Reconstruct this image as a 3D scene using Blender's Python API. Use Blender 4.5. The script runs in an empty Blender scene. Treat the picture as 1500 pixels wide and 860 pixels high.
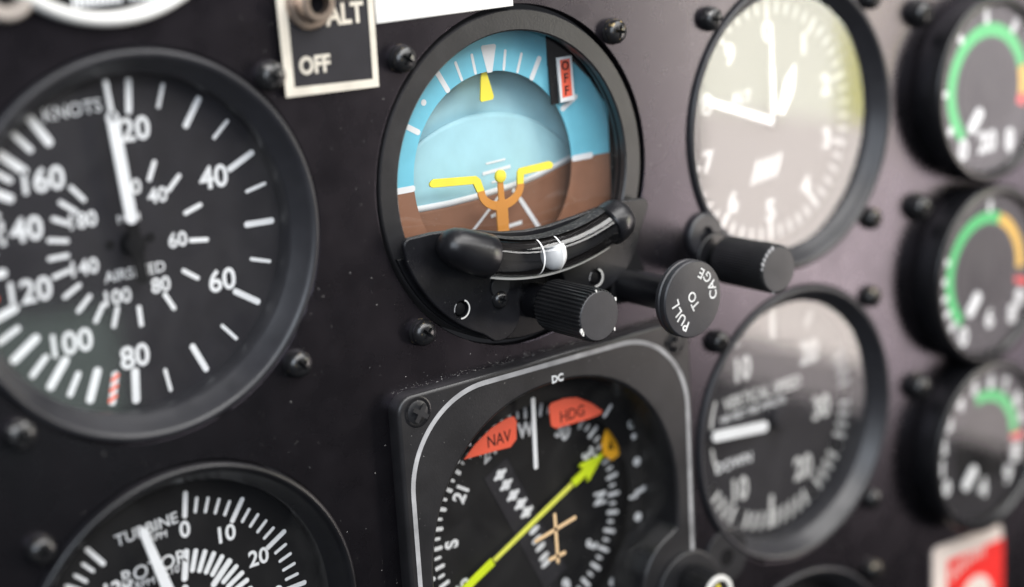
import bpy, bmesh, math, random
from mathutils import Matrix, Vector
random.seed(7)
scene = bpy.context.scene
COL = scene.collection
MM = 0.001
# local axes used everywhere: u right, v up, w out of the panel, all in millimetres
def W(u, v, w=0.0):
    return Vector((u*MM, -w*MM, v*MM))

# ---------------------------------------------------------------- camera
RIGHT = (0.78429356, -0.05750021, 0.61771946)
UP = (0.19261825, 0.96905762, -0.15435524)
BACK = (-0.58973029, 0.24004386, 0.77110125)
CAM = (-231.988, 65.019, 297.925)
cd = bpy.data.cameras.new('camera')
cam = bpy.data.objects.new('camera', cd); COL.objects.link(cam)
cd.sensor_width = 36.0; cd.lens = 36.0*2354.4/1500.0
cd.clip_start = 0.01; cd.clip_end = 20.0
cd.dof.use_dof = True; cd.dof.focus_distance = 0.376
cd.dof.aperture_fstop = 5.0; cd.dof.aperture_blades = 0
cols = [Vector((a[0], -a[2], a[1])).normalized() for a in (RIGHT, UP, BACK)]
m4 = Matrix([[cols[0][i], cols[1][i], cols[2][i]] for i in range(3)]).to_4x4()
m4.translation = W(*CAM)
cam.matrix_world = m4
scene.camera = cam

# ---------------------------------------------------------------- light
world = bpy.data.worlds.new('World'); scene.world = world; world.use_nodes = True
bg = world.node_tree.nodes['Background']
bg.inputs[0].default_value = (0.62, 0.64, 0.72, 1); bg.inputs[1].default_value = 0.03

def area(name, centre, target, sx, sy, radiance, color):
    ld = bpy.data.lights.new(name, 'AREA'); ld.shape = 'RECTANGLE'
    ld.size = sx*MM; ld.size_y = sy*MM
    ld.energy = radiance*math.pi*sx*sy*MM*MM
    ld.color = color
    o = bpy.data.objects.new(name, ld); COL.objects.link(o)
    o.location = W(*centre)
    d = (W(*target)-W(*centre)).normalized()
    o.rotation_euler = d.to_track_quat('-Z', 'Y').to_euler()
    return o
# daylight through the cabin window to the right of the panel
def side_pane(name, w0, w1, v0, v1, radiance, color):
    area(name, (500, (v0+v1)/2, (w0+w1)/2), (0, (v0+v1)/2, (w0+w1)/2), w1-w0, v1-v0, radiance, color)
side_pane('window_light_upper', 322, 446, -75, 100, 11.4, (1.0, 0.97, 0.82))
side_pane('yellow_strip_light', 292, 322, -75, 100, 8.5, (0.90, 0.85, 0.36))  # narrow yellow lamp added for the altimeter's edge reflection
side_pane('window_light_lower', 292, 446, -222, -75, 9.2, (1.0, 0.89, 0.83))
side_pane('window_light_aft_upper', 140, 292, -100, 100, 3.0, (1.0, 0.90, 0.94))
side_pane('window_light_aft_lower', 140, 292, -222, -100, 1.5, (1.0, 0.88, 0.93))
side_pane('glare_fade_light', 140, 446, -252, -222, 2.6, (1.0, 0.88, 0.88))  # dim strip added to soften the lower edge of the glare
# small unseen lamp added for a greenish patch on the airspeed glass
area('green_patch_light', (208, -275, 880), (-120, -30, 0), 120, 90, 1.0, (0.75, 1.0, 0.86))
# dim lamp added beside the side window to soften its glare edge
area('side_fade_light', (500, -20, 640), (0, -20, 640), 330, 400, 0.14, (0.97, 0.95, 1.0))
# daylight from the windscreen above
area('windscreen_light_upper', (140, 470, 335), (20, 0, 0), 760, 230, 8.0, (1.0, 0.985, 0.97))
area('windscreen_light_lower', (330, 325, 500), (330, 0, 0), 1150, 120, 7.0, (1.0, 0.985, 0.97))
# cooler, weaker daylight from the far side window
area('window_light_left', (-430, 240, 500), (0, 0, 0), 420, 420, 5.6, (0.82, 0.9, 1.0))

vs = scene.view_settings
vs.view_transform = 'Standard'; vs.look = 'None'; vs.exposure = 0.0; vs.gamma = 1.0
vs.use_curve_mapping = False
scene.render.engine = 'CYCLES'
scene.render.resolution_x = 1024; scene.render.resolution_y = 587
try:
    scene.cycles.use_denoising = True
    scene.cycles.max_bounces = 8; scene.cycles.transparent_max_bounces = 12
except Exception:
    pass

# ---------------------------------------------------------------- materials
def mat(name, color, rough=0.5, metal=0.0, spec=0.5, bump=None, var=0.0, coat=0.0, specks=None, rvar=0.0, tint=None):
    m = bpy.data.materials.new(name); m.use_nodes = True
    nt = m.node_tree; b = nt.nodes['Principled BSDF']
    b.inputs['Base Color'].default_value = (*color, 1); b.inputs['Roughness'].default_value = rough
    b.inputs['Metallic'].default_value = metal; b.inputs['Specular IOR Level'].default_value = spec
    b.inputs['Coat Weight'].default_value = coat; b.inputs['Coat Roughness'].default_value = 0.06
    if tint: b.inputs['Specular Tint'].default_value = (*tint, 1)
    tc = nt.nodes.new('ShaderNodeTexCoord')
    col_out = None
    if var:
        n = nt.nodes.new('ShaderNodeTexNoise'); n.inputs['Scale'].default_value = 160; n.inputs['Detail'].default_value = 6
        nt.links.new(tc.outputs['Object'], n.inputs['Vector'])
        r = nt.nodes.new('ShaderNodeValToRGB')
        r.color_ramp.elements[0].position = 0.3; r.color_ramp.elements[1].position = 0.7
        r.color_ramp.elements[0].color = (*[max(0, c*(1-var)) for c in color], 1)
        r.color_ramp.elements[1].color = (*[min(1, c*(1+var)) for c in color], 1)
        nt.links.new(n.outputs['Fac'], r.inputs['Fac']); col_out = r.outputs['Color']
    if specks:   # (scale, threshold, colour): settled dust and chipped paint
        sc, th, sccol = specks
        v = nt.nodes.new('ShaderNodeTexNoise'); v.inputs['Scale'].default_value = sc; v.inputs['Detail'].default_value = 3
        v.inputs['Roughness'].default_value = 0.7
        nt.links.new(tc.outputs['Object'], v.inputs['Vector'])
        rr = nt.nodes.new('ShaderNodeValToRGB')
        rr.color_ramp.elements[0].position = th; rr.color_ramp.elements[1].position = th+0.05
        nt.links.new(v.outputs['Fac'], rr.inputs['Fac'])
        mx = nt.nodes.new('ShaderNodeMix'); mx.data_type = 'RGBA'
        mx.inputs[6].default_value = (*color, 1); mx.inputs[7].default_value = (*sccol, 1)
        if col_out: nt.links.new(col_out, mx.inputs[6])
        nt.links.new(rr.outputs['Color'], mx.inputs[0]); col_out = mx.outputs[2]
    if col_out: nt.links.new(col_out, b.inputs['Base Color'])
    if rvar:
        n2 = nt.nodes.new('ShaderNodeTexNoise'); n2.inputs['Scale'].default_value = 90; n2.inputs['Detail'].default_value = 8
        nt.links.new(tc.outputs['Object'], n2.inputs['Vector'])
        mp = nt.nodes.new('ShaderNodeMapRange'); mp.inputs[1].default_value = 0.3; mp.inputs[2].default_value = 0.7
        mp.inputs[3].default_value = rough-rvar; mp.inputs[4].default_value = rough+rvar
        nt.links.new(n2.outputs['Fac'], mp.inputs[0]); nt.links.new(mp.outputs[0], b.inputs['Roughness'])
    if bump:
        sc, st = bump
        n3 = nt.nodes.new('ShaderNodeTexNoise'); n3.inputs['Scale'].default_value = sc; n3.inputs['Detail'].default_value = 2
        nt.links.new(tc.outputs['Object'], n3.inputs['Vector'])
        bp = nt.nodes.new('ShaderNodeBump'); bp.inputs['Strength'].default_value = st; bp.inputs['Distance'].default_value = 0.0002
        nt.links.new(n3.outputs['Fac'], bp.inputs['Height']); nt.links.new(bp.outputs[0], b.inputs['Normal'])
    return m

DUST = (0.35, 0.32, 0.28)
M = dict(
    panel=mat('panel_powder_coat', (0.0038, 0.0035, 0.0042), 0.28, spec=0.85, bump=(2200, 0.085), var=0.25, specks=(900, 0.74, (0.2, 0.19, 0.18)), rvar=0.035, tint=(0.93, 0.82, 1.0)),
    bezel=mat('bezel_black_satin', (0.008, 0.008, 0.0095), 0.32, bump=(1500, 0.10), var=0.2, rvar=0.08),
    cone=mat('bezel_cone_satin', (0.024, 0.024, 0.028), 0.38, bump=(1500, 0.08), var=0.15, rvar=0.08),
    bezel_flat=mat('bezel_flat_black', (0.02, 0.0195, 0.021), 0.34, spec=0.55, bump=(1800, 0.12), var=0.2, rvar=0.05, specks=(1300, 0.75, (0.25, 0.24, 0.22))),
    bezel_grey=mat('bezel_worn_black', (0.02, 0.02, 0.022), 0.42, bump=(1500, 0.12), var=0.3, specks=(1100, 0.73, (0.25, 0.24, 0.22)), rvar=0.08),
    black=mat('interior_flat_black', (0.004, 0.004, 0.005), 0.7, spec=0.2),
    dial=mat('dial_black', (0.004, 0.004, 0.005), 0.6, spec=0.3, var=0.15),
    dial_grey=mat('dial_charcoal', (0.019, 0.018, 0.022), 0.6, spec=0.3, var=0.15),
    white=mat('white_print', (0.80, 0.81, 0.82), 0.6, spec=0.2, var=0.05),
    ballwhite=mat('ball_white', (0.86, 0.86, 0.86), 0.3),
    white_worn=mat('worn_white_fill', (0.72, 0.72, 0.71), 0.6, spec=0.2, var=0.25, specks=(1500, 0.66, (0.12, 0.12, 0.12))),
    dim_print=mat('glare_dimmed_print', (0.60, 0.60, 0.59), 0.6, spec=0.2, var=0.1),  # white print, darkened to look faint under the glass glare
    cream=mat('engraved_cream', (0.66, 0.61, 0.52), 0.55, spec=0.3, var=0.12),
    label=mat('white_label', (0.74, 0.73, 0.70), 0.45, var=0.04),
    grey_line=mat('pale_grey_line', (0.36, 0.36, 0.37), 0.5, var=0.35),
    screw=mat('black_oxide', (0.012, 0.012, 0.013), 0.27, metal=0.0, spec=0.7, var=0.4, specks=(700, 0.66, (0.22, 0.17, 0.09))),
    brass=mat('worn_brass', (0.012, 0.012, 0.013), 0.35, var=0.3, specks=(420, 0.57, (0.42, 0.32, 0.17))),
    knob=mat('knob_black', (0.012, 0.012, 0.013), 0.42, bump=(1800, 0.12), var=0.3, specks=(800, 0.72, (0.3, 0.29, 0.28)), rvar=0.1),
    knob_face=mat('knob_face', (0.03, 0.03, 0.034), 0.45, bump=(2500, 0.12), var=0.2, specks=(1400, 0.74, (0.3, 0.29, 0.28)), rvar=0.08),
    rubber=mat('cap_black', (0.010, 0.010, 0.012), 0.33, bump=(1500, 0.12), var=0.3, specks=(1200, 0.71, (0.16, 0.16, 0.15)), rvar=0.1),
    dusty=mat('dusty_black', (0.02, 0.02, 0.022), 0.7, bump=(1800, 0.3), var=0.5, specks=(1600, 0.56, (0.10, 0.10, 0.095))),
    blue=mat('sky_blue_paint', (0.17, 0.55, 0.70), 0.5, spec=0.3, var=0.07, specks=(1500, 0.75, (0.6, 0.75, 0.8))),
    skylight=mat('pale_sky_paint', (0.37, 0.64, 0.72), 0.45, spec=0.35, var=0.06, specks=(1500, 0.75, (0.6, 0.75, 0.8))),
    brown=mat('earth_brown_paint', (0.26, 0.125, 0.075), 0.5, spec=0.3, var=0.08, specks=(1300, 0.72, (0.5, 0.42, 0.36))),
    yellow=mat('yellow_paint', (0.88, 0.74, 0.06), 0.5, spec=0.3, var=0.04),
    orange=mat('amber_paint', (0.62, 0.26, 0.05), 0.5, spec=0.3, var=0.06),
    red=mat('flag_red', (0.92, 0.13, 0.065), 0.5, spec=0.3, var=0.04),
    redpl=mat('placard_red', (0.85, 0.03, 0.025), 0.4, spec=0.4, var=0.04),
    pinkw=mat('placard_cream', (0.80, 0.70, 0.64), 0.45, var=0.05),
    lime=mat('needle_lime', (0.70, 0.86, 0.02), 0.5, spec=0.2, var=0.04),
    limepale=mat('needle_pale_lime', (0.84, 0.86, 0.12), 0.5, spec=0.2, var=0.04),
    bug=mat('bug_orange', (0.92, 0.45, 0.02), 0.5, spec=0.2, var=0.05),
    tan=mat('symbol_tan', (0.82, 0.58, 0.33), 0.5, spec=0.2, var=0.05),
    green=mat('arc_green', (0.03, 0.50, 0.13), 0.5, spec=0.2, var=0.04),
    arcyellow=mat('arc_yellow', (0.80, 0.47, 0.05), 0.5, spec=0.2, var=0.04),
    steel=mat('switch_nickel', (0.62, 0.50, 0.42), 0.32, metal=0.9, var=0.15),
    beige=mat('boss_beige', (0.40, 0.35, 0.31), 0.5, var=0.15),
    liquid=mat('tube_backing', (0.006, 0.005, 0.005), 0.25, spec=0.4),
)
def glass_mat(name, f0, rough, film=0.016):
    """thin clear sheet: straight-through light plus a mirror reflection that grows towards grazing (Schlick)"""
    m = bpy.data.materials.new(name); m.use_nodes = True
    nt = m.node_tree; nt.nodes.clear(); N = nt.nodes.new; L = nt.links.new
    out = N('ShaderNodeOutputMaterial'); mix = N('ShaderNodeMixShader')
    geo = N('ShaderNodeNewGeometry'); dot = N('ShaderNodeVectorMath'); dot.operation = 'DOT_PRODUCT'
    L(geo.outputs['Incoming'], dot.inputs[0]); L(geo.outputs['Normal'], dot.inputs[1])
    ab = N('ShaderNodeMath'); ab.operation = 'ABSOLUTE'; L(dot.outputs['Value'], ab.inputs[0])
    om = N('ShaderNodeMath'); om.operation = 'SUBTRACT'; om.inputs[0].default_value = 1.0; L(ab.outputs[0], om.inputs[1])
    pw = N('ShaderNodeMath'); pw.operation = 'POWER'; pw.inputs[1].default_value = 5.0; L(om.outputs[0], pw.inputs[0])
    ma = N('ShaderNodeMath'); ma.operation = 'MULTIPLY_ADD'; ma.inputs[1].default_value = 1-f0; ma.inputs[2].default_value = f0
    L(pw.outputs[0], ma.inputs[0])
    tc = N('ShaderNodeTexCoord'); nz = N('ShaderNodeTexNoise'); nz.inputs['Scale'].default_value = 55; nz.inputs['Detail'].default_value = 7
    nz.inputs['Distortion'].default_value = 1.2; L(tc.outputs['Object'], nz.inputs['Vector'])
    mr = N('ShaderNodeMapRange'); mr.inputs[1].default_value = 0.42; mr.inputs[2].default_value = 0.75; mr.inputs[3].default_value = 0.002; mr.inputs[4].default_value = film
    L(nz.outputs['Fac'], mr.inputs[0])
    df = N('ShaderNodeBsdfDiffuse'); df.inputs[0].default_value = (0.7, 0.69, 0.67, 1); mix2 = N('ShaderNodeMixShader')
    tr = N('ShaderNodeBsdfTransparent'); gl = N('ShaderNodeBsdfGlossy'); gl.inputs['Roughness'].default_value = rough
    L(ma.outputs[0], mix.inputs[0]); L(tr.outputs[0], mix.inputs[1]); L(gl.outputs[0], mix.inputs[2]); L(mr.outputs[0], mix2.inputs[0]); L(mix.outputs[0], mix2.inputs[1]); L(df.outputs[0], mix2.inputs[2]); L(mix2.outputs[0], out.inputs[0])
    return m
M['glass'] = glass_mat('cover_glass', 0.084, 0.055)
M['tubeglass'] = glass_mat('tube_glass', 0.07, 0.015, 0.012)

# ---------------------------------------------------------------- mesh helpers
def link(name, me, material, parent=None, smooth=None):
    if material is not None:
        me.materials.clear(); me.materials.append(material)
    o = bpy.data.objects.new(name, me); COL.objects.link(o)
    if parent is not None: o.parent = parent
    if smooth is not None:
        for p in me.polygons: p.use_smooth = True
        me.set_sharp_from_angle(angle=math.radians(smooth))
    return o
def mesh(name, vs_, fs, material, parent=None, smooth=None):
    me = bpy.data.meshes.new(name)
    me.from_pydata([W(*v) for v in vs_], [], fs); me.update()
    return link(name, me, material, parent, smooth)
def fix_normals(me):
    bm = bmesh.new(); bm.from_mesh(me); bmesh.ops.recalc_face_normals(bm, faces=bm.faces); bm.to_mesh(me); bm.free()
def lathe_data(prof, c=(0, 0), n=128, closed=False, cap0=False, cap1=False):
    vs_, fs = [], []
    for r, w in prof:
        for k in range(n):
            a = 2*math.pi*k/n
            vs_.append((c[0]+r*math.cos(a), c[1]+r*math.sin(a), w))
    m = len(prof)
    for i in range(m if closed else m-1):
        j = (i+1) % m
        for k in range(n):
            k2 = (k+1) % n
            fs.append((i*n+k, i*n+k2, j*n+k2, j*n+k))
    if cap0: fs.append(tuple(range(n))[::-1])
    if cap1: fs.append(tuple((m-1)*n+k for k in range(n)))
    return vs_, fs
def lathe(name, prof, material, parent, c=(0, 0), n=128, closed=False, cap0=False, cap1=False, smooth=35):
    v, f = lathe_data(prof, c, n, closed, cap0, cap1)
    o = mesh(name, v, f, material, parent)
    fix_normals(o.data)
    for p in o.data.polygons: p.use_smooth = True
    o.data.set_sharp_from_angle(angle=math.radians(smooth))
    return o
def from_curve(cu):
    t = bpy.data.objects.new('tmp', cu); COL.objects.link(t)
    bpy.context.view_layer.update()
    dg = bpy.context.evaluated_depsgraph_get()
    me = bpy.data.meshes.new_from_object(t.evaluated_get(dg), depsgraph=dg)
    bpy.data.objects.remove(t); bpy.data.curves.remove(cu)
    return me
def remap(me, z0=0.0):
    for v in me.vertices:
        u, vv, w = v.co; v.co = W(u, vv, w+z0)
    me.update()
def plate(name, loops, w0, w1, material, parent, bevel=0.0, smooth=None):
    cu = bpy.data.curves.new('c', 'CURVE'); cu.dimensions = '2D'; cu.fill_mode = 'BOTH'
    for pts in loops:
        s = cu.splines.new('POLY'); s.points.add(len(pts)-1); s.use_cyclic_u = True
        for p, q in zip(s.points, pts): p.co = (q[0], q[1], 0, 1)
    cu.extrude = max(1e-4, (w1-w0)/2-bevel)
    if bevel:
        cu.bevel_depth = bevel; cu.bevel_resolution = 2; cu.offset = -bevel
    me = from_curve(cu); me.name = name; remap(me, (w0+w1)/2)
    o = link(name, me, material, parent)
    if smooth:
        for p in me.polygons: p.use_smooth = True
        me.set_sharp_from_angle(angle=math.radians(smooth))
    return o
def circle(r, c=(0, 0), n=96, a0=0, a1=360):
    full = abs(a1-a0) >= 360
    k = n if full else n+1
    return [(c[0]+r*math.cos(math.radians(a0+(a1-a0)*i/n)), c[1]+r*math.sin(math.radians(a0+(a1-a0)*i/n))) for i in range(k)]
def rrect(x0, x1, y0, y1, r, n=10):
    p = []
    for cx, cy, a in ((x1-r, y1-r, 0), (x0+r, y1-r, 90), (x0+r, y0+r, 180), (x1-r, y0+r, 270)):
        for i in range(n+1):
            t = math.radians(a+90*i/n); p.append((cx+r*math.cos(t), cy+r*math.sin(t)))
    return p
def text(name, s, pos, h, w, material, parent, rot=0.0, bold=0.02, wx=1.0, thick=0.06, shear=0.0):
    cu = bpy.data.curves.new('t', 'FONT'); cu.body = s; cu.size = 1.0
    cu.offset = bold; cu.extrude = 0.002; cu.resolution_u = 3; cu.shear = shear
    me = from_curve(cu); me.name = name
    xs = [v.co.x for v in me.vertices]; ys = [v.co.y for v in me.vertices]
    x0, x1, y0, y1 = min(xs), max(xs), min(ys), max(ys)
    k = h/(y1-y0); ca, sa = math.cos(math.radians(rot)), math.sin(math.radians(rot))
    for v in me.vertices:
        x = (v.co.x-(x0+x1)/2)*k*wx; y = (v.co.y-(y0+y1)/2)*k
        z = thick if v.co.z > 0 else 0.0
        v.co = W(pos[0]+x*ca-y*sa, pos[1]+x*sa+y*ca, w+z)
    me.update()
    return link(name, me, material, parent)
def polar(r, deg, c=(0, 0)):           # clock angle: 0 is up, clockwise
    a = math.radians(deg); return (c[0]+r*math.sin(a), c[1]+r*math.cos(a))
def bars(name, segs, w, material, parent, thick=0.06, taper=1.0):
    """flat printed strokes: (p, q, width)"""
    vs_, fs = [], []
    for p, q, wd in segs:
        dx, dy = q[0]-p[0], q[1]-p[1]; L = math.hypot(dx, dy) or 1
        nx, ny = -dy/L*wd/2, dx/L*wd/2
        # rounded ends: 3 points each end
        ex, ey = dx/L*wd*0.32, dy/L*wd*0.32
        pts = [(p[0]+nx, p[1]+ny), (p[0]-ex+nx*.5, p[1]-ey+ny*.5), (p[0]-ex-nx*.5, p[1]-ey-ny*.5), (p[0]-nx, p[1]-ny),
               (q[0]-nx*taper, q[1]-ny*taper), (q[0]+ex-nx*.5*taper, q[1]+ey-ny*.5*taper),
               (q[0]+ex+nx*.5*taper, q[1]+ey+ny*.5*taper), (q[0]+nx*taper, q[1]+ny*taper)]
        b = len(vs_); n = len(pts)
        vs_ += [(x, y, w+thick) for x, y in pts]+[(x, y, w) for x, y in pts]
        fs.append(tuple(range(b, b+n)))
        for i in range(n):
            j = (i+1) % n; fs.append((b+j, b+i, b+n+i, b+n+j))
    o = mesh(name, vs_, fs, material, parent); fix_normals(o.data); return o
def ticks(name, lst, w, material, parent, c=(0, 0)):
    return bars(name, [(polar(r0, a, c), polar(r1, a, c), wd) for a, r0, r1, wd in lst], w, material, parent)
def arc_band(name, r0, r1, a0, a1, w, material, parent, c=(0, 0), n=48, thick=0.05):
    pts = [polar(r1, a0+(a1-a0)*i/n, c) for i in range(n+1)]+[polar(r0, a1+(a0-a1)*i/n, c) for i in range(n+1)]
    return plate(name, [pts], w, w+thick, material, parent)
def glass_disc(r, w, parent, c=(0, 0), n=96):
    return mesh('glass', [(*p, w) for p in circle(r, c, n)], [tuple(range(n))], M['glass'], parent)
def thing(name, label, cat, c=(0, 0), group=None):
    o = bpy.data.objects.new(name, None); COL.objects.link(o); o.empty_display_size = 0.005
    o.location = W(c[0], c[1], 0); o['label'] = label; o['category'] = cat
    if group: o['group'] = group
    return o
def sweep(name, path, prof_fn, material, parent, n=24, cap=True, a0=0, a1=360, smooth=40):
    """tube along path [(u,v,w,r)] lying near a plane w=const; ring in the plane across the path"""
    vs_, fs = [], []
    full = abs(a1-a0) >= 360; k = n if full else n+1
    for i, p in enumerate(path):
        q0 = path[max(0, i-1)]; q1 = path[min(len(path)-1, i+1)]
        d = Vector((q1[0]-q0[0], q1[1]-q0[1], 0)).normalized(); nn = Vector((-d.y, d.x, 0)); z = Vector((0, 0, 1))
        for j in range(k):
            a = math.radians(a0+(a1-a0)*j/n)
            v = Vector(p[:3])+p[3]*(math.cos(a)*nn+math.sin(a)*z)
            vs_.append(tuple(v))
    for i in range(len(path)-1):
        for j in range(n if full else n):
            j2 = (j+1) % k
            if not full and j2 == 0: continue
            fs.append((i*k+j, i*k+j2, (i+1)*k+j2, (i+1)*k+j))
    if cap and full:
        fs.append(tuple(range(k))[::-1]); fs.append(tuple((len(path)-1)*k+j for j in range(k)))
    o = mesh(name, vs_, fs, material, parent); fix_normals(o.data)
    for p in o.data.polygons: p.use_smooth = True
    o.data.set_sharp_from_angle(angle=math.radians(smooth))
    return o

# ---------------------------------------------------------------- cross-head screw (one mesh, shared)
def make_screw_mesh(name, R, H, base, recess):
    prof = [(R*0.96, base), (R, base+0.35), (R*0.985, base+H*0.35), (R*0.90, base+H*0.62), (R*0.72, base+H*0.84), (R*0.45, base+H*0.96), (R*0.18, base+H)]
    v, f = lathe_data(prof, n=40, cap0=True, cap1=True)
    me = bpy.data.meshes.new(name); me.from_pydata([Vector(p) for p in v], [], f); fix_normals(me)
    body = bpy.data.objects.new('tmp_a', me); COL.objects.link(body)
    a, b = recess*0.24, recess
    def cross(s): return [(a*s, b*s), (-a*s, b*s), (-a*s, a*s), (-b*s, a*s), (-b*s, -a*s), (-a*s, -a*s), (-a*s, -b*s), (a*s, -b*s), (a*s, -a*s), (b*s, -a*s), (b*s, a*s), (a*s, a*s)]
    top = [(x, y, base+H+1.0) for x, y in cross(1.25)]; bot = [(x, y, base+H*0.3) for x, y in cross(0.62)]
    n = 12
    fs = [tuple(range(n)), tuple(range(2*n-1, n-1, -1))]+[((i+1) % n, i, n+i, n+(i+1) % n) for i in range(n)]
    me2 = bpy.data.meshes.new('tmp'); me2.from_pydata(top+bot, [], fs); fix_normals(me2)
    cut = bpy.data.objects.new('tmp_b', me2); COL.objects.link(cut)
    md = body.modifiers.new('b', 'BOOLEAN'); md.object = cut; md.operation = 'DIFFERENCE'; md.solver = 'EXACT'
    bpy.context.view_layer.update(); dg = bpy.context.evaluated_depsgraph_get()
    r = bpy.data.meshes.new_from_object(body.evaluated_get(dg), depsgraph=dg); r.name = name
    bpy.data.objects.remove(body); bpy.data.objects.remove(cut)
    remap(r)
    for p in r.polygons: p.use_smooth = True
    r.set_sharp_from_angle(angle=math.radians(32)); r.materials.clear()
    return r
SCREW = make_screw_mesh('screw', 3.1, 2.5, 0.75, 1.6); SCREW.materials.append(M['screw'])
SCREW_FLAT = make_screw_mesh('flat_screw', 2.9, 0.55, 3.75, 1.9); SCREW_FLAT.materials.append(M['bezel_grey'])
SCREW_TALL = make_screw_mesh('tall_screw', 3.9, 3.6, 1.2, 1.9); SCREW_TALL.materials.append(M['screw'])
vv, ff = lathe_data([(1.2, 0.03), (3.2, 0.03), (3.25, 0.4), (3.05, 0.72), (1.2, 0.78)], n=40)
WASHER = bpy.data.meshes.new('washer'); WASHER.from_pydata([W(*p) for p in vv], [], ff); fix_normals(WASHER)
for p in WASHER.polygons: p.use_smooth = True
WASHER.set_sharp_from_angle(angle=math.radians(40)); WASHER.materials.append(M['screw'])
WASHER_B = WASHER.copy(); WASHER_B.materials.clear(); WASHER_B.materials.append(M['brass'])
SCREWS = [SCREW]
for nm, th, cc, rg in (('black_oxide_scuffed', 0.58, (0.26, 0.25, 0.24), 0.32), ('black_oxide_brassy', 0.60, (0.34, 0.25, 0.11), 0.30)):
    q_ = SCREW.copy(); q_.materials.clear()
    q_.materials.append(mat(nm, (0.012, 0.012, 0.013), rg, spec=0.6, var=0.4, specks=(620, th, cc))); SCREWS.append(q_)
def put_screw(parent, u, v, rot, me=None, washer=WASHER, w=0.0):
    me = me or random.choice(SCREWS)
    s = bpy.data.objects.new('screw', me); COL.objects.link(s); s.parent = parent
    s.location = W(u, v, w); s.rotation_euler = (0, math.radians(rot), 0)
    if washer:
        q = bpy.data.objects.new('washer', washer); COL.objects.link(q); q.parent = s
    return s

# ---------------------------------------------------------------- the panel
ASI, AI, ALT = (-96.2, 0.0), (0.0, 0.0), (96.0, 0.0)
RPM, HSI, VSI, LOW = (-95.3, -87.3), (4.4, -93.0), (95.6, -86.0), (96.0, -172.0)
WRG = (-97.5, 76.0)
loops = [rrect(-230, 330, -270, 210, 4)]
for c in (ASI, AI, ALT, RPM, VSI, LOW): loops.append(circle(40.5, c, 160))
loops.append(circle(29.0, WRG, 120))
loops.append(rrect(HSI[0]-43, HSI[0]+43, HSI[1]-46, HSI[1]+46, 10))
pan = plate('instrument_panel', loops, -3.0, 0.0, M['panel'], None, bevel=0.25, smooth=30)
pan['kind'] = 'structure'; pan['label'] = 'black powder-coated metal instrument panel with round gauge cut-outs'

def gauge_shell(root, dial_w, dial_mat, glass_w=-3.6, rim=1.2, shell='cone', dial_r=34.6):
    lathe('bezel', [(40.1, -4), (40.1, rim-0.7), (39.8, rim-0.2), (39.3, rim), (38.8, rim-0.1), (38.3, rim-0.5), (37.9, rim-1.1),
                    (35.6, -3.0), (35.2, -3.4), (35.1, dial_w-0.4), (36.5, dial_w-1.2), (40.1, dial_w-1.2)], M[shell], root, n=160, closed=True, smooth=50)
    plate('dial', [circle(dial_r+0.9, n=120)], dial_w-0.8, dial_w, dial_mat, root)
    glass_disc(35.4, glass_w, root)

# ---------------------------------------------------------------- airspeed indicator
g = thing('airspeed_indicator', 'round airspeed gauge marked in knots, white needle near 20, beside the blue attitude display', 'gauge', ASI)
dw = -8.0
gauge_shell(g, dw, M['dial_grey'])
maj = [6.3, 34.3, 64.1, 91.5, 122.9, 155.3, 184.8, 202.6, 218.5, 235.3, 251.6, 267.5, 283.2, 299.0, 311.7, 327.7]
mnr = [19.5, 48.5, 77.0, 107.0, 139.0, 171.0, 210.5, 226.5, 243.7, 275.4, 291.0, 305.6, 320.0]
ticks('tick_marks', [(a, 27.0, 33.5, 1.75 if a > 180 else 1.35) for a in maj]+[(a, 28.6, 33.4, 1.25 if a > 180 else 0.8) for a in mnr], dw, M['white'], g)
ticks('inner_tick_marks', [(a, 13.6, 17.6, 0.98) for a in (24.8, 45.7, 72.2, 97.5, 125.4, 152.5, 179.0, 199.2, 212.9, 227.5, 241.4, 257.0, 269.6, 282.0, 296.3, 308.0, 320.1)], dw, M['white'], g)
for s, a, r in (('20', 9.5, 23.6), ('40', 62.1, 23.1), ('60', 120.1, 23.1), ('80', 184.6, 23.9), ('100', 219.9, 23.4), ('120', 255.5, 22.9), ('140', 286.5, 23.4), ('160', 313.7, 23.0)):
    text('numeral', s, polar(r, a), 5.0, dw, M['white'], g, bold=0.022)
for s, a, r in (('20', 8.0, 11.6), ('40', 38.6, 11.5), ('60', 95.7, 10.7), ('80', 150.1, 11.4), ('100', 201.0, 11.3), ('140', 253.3, 10.8), ('180', 304.6, 11.5)):
    text('numeral', s, polar(r, a), 3.3, dw, M['white'], g, bold=0.02)
text('lettering', 'KNOTS', polar(30.1, -17.2), 2.7, dw, M['white'], g, rot=3, bold=0.005)
text('lettering', 'AIRSPEED', (0.3, -6.1), 2.3, dw, M['white'], g, bold=0.005)
text('lettering', 'MPH', (0.3, 5.3), 1.8, dw, M['white'], g, bold=0.0)
ticks('limit_mark', [(194.0, 27.4, 33.6, 1.6)], dw, M['white'], g)
for r0 in (27.6, 29.8, 32.0):
    p = polar(r0, 192.9); q = polar(r0+1.3, 195.2)
    bars('red_stripe', [(p, q, 0.8)], dw+0.07, M['red'], g)
ticks('red_line_mark', [(258.6, 30.0, 33.8, 1.5)], dw, M['red'], g)
n_ = bars('pointer', [(polar(33.8, -4.3), polar(26.0, -4.3), 0.9), (polar(27.0, -4.3), polar(5.4, -4.3), 2.5)], -5.4, M['white'], g, thick=0.5)
bars('pointer_tail', [(polar(5.4, -4.3), polar(-7.5, -4.3), 2.4)], -5.6, M['black'], n_, thick=0.6)
lathe('hub', [(2.4, dw), (2.4, -5.6), (2.0, -5.0), (0.05, -4.9)], M['black'], g, n=40)
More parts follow.
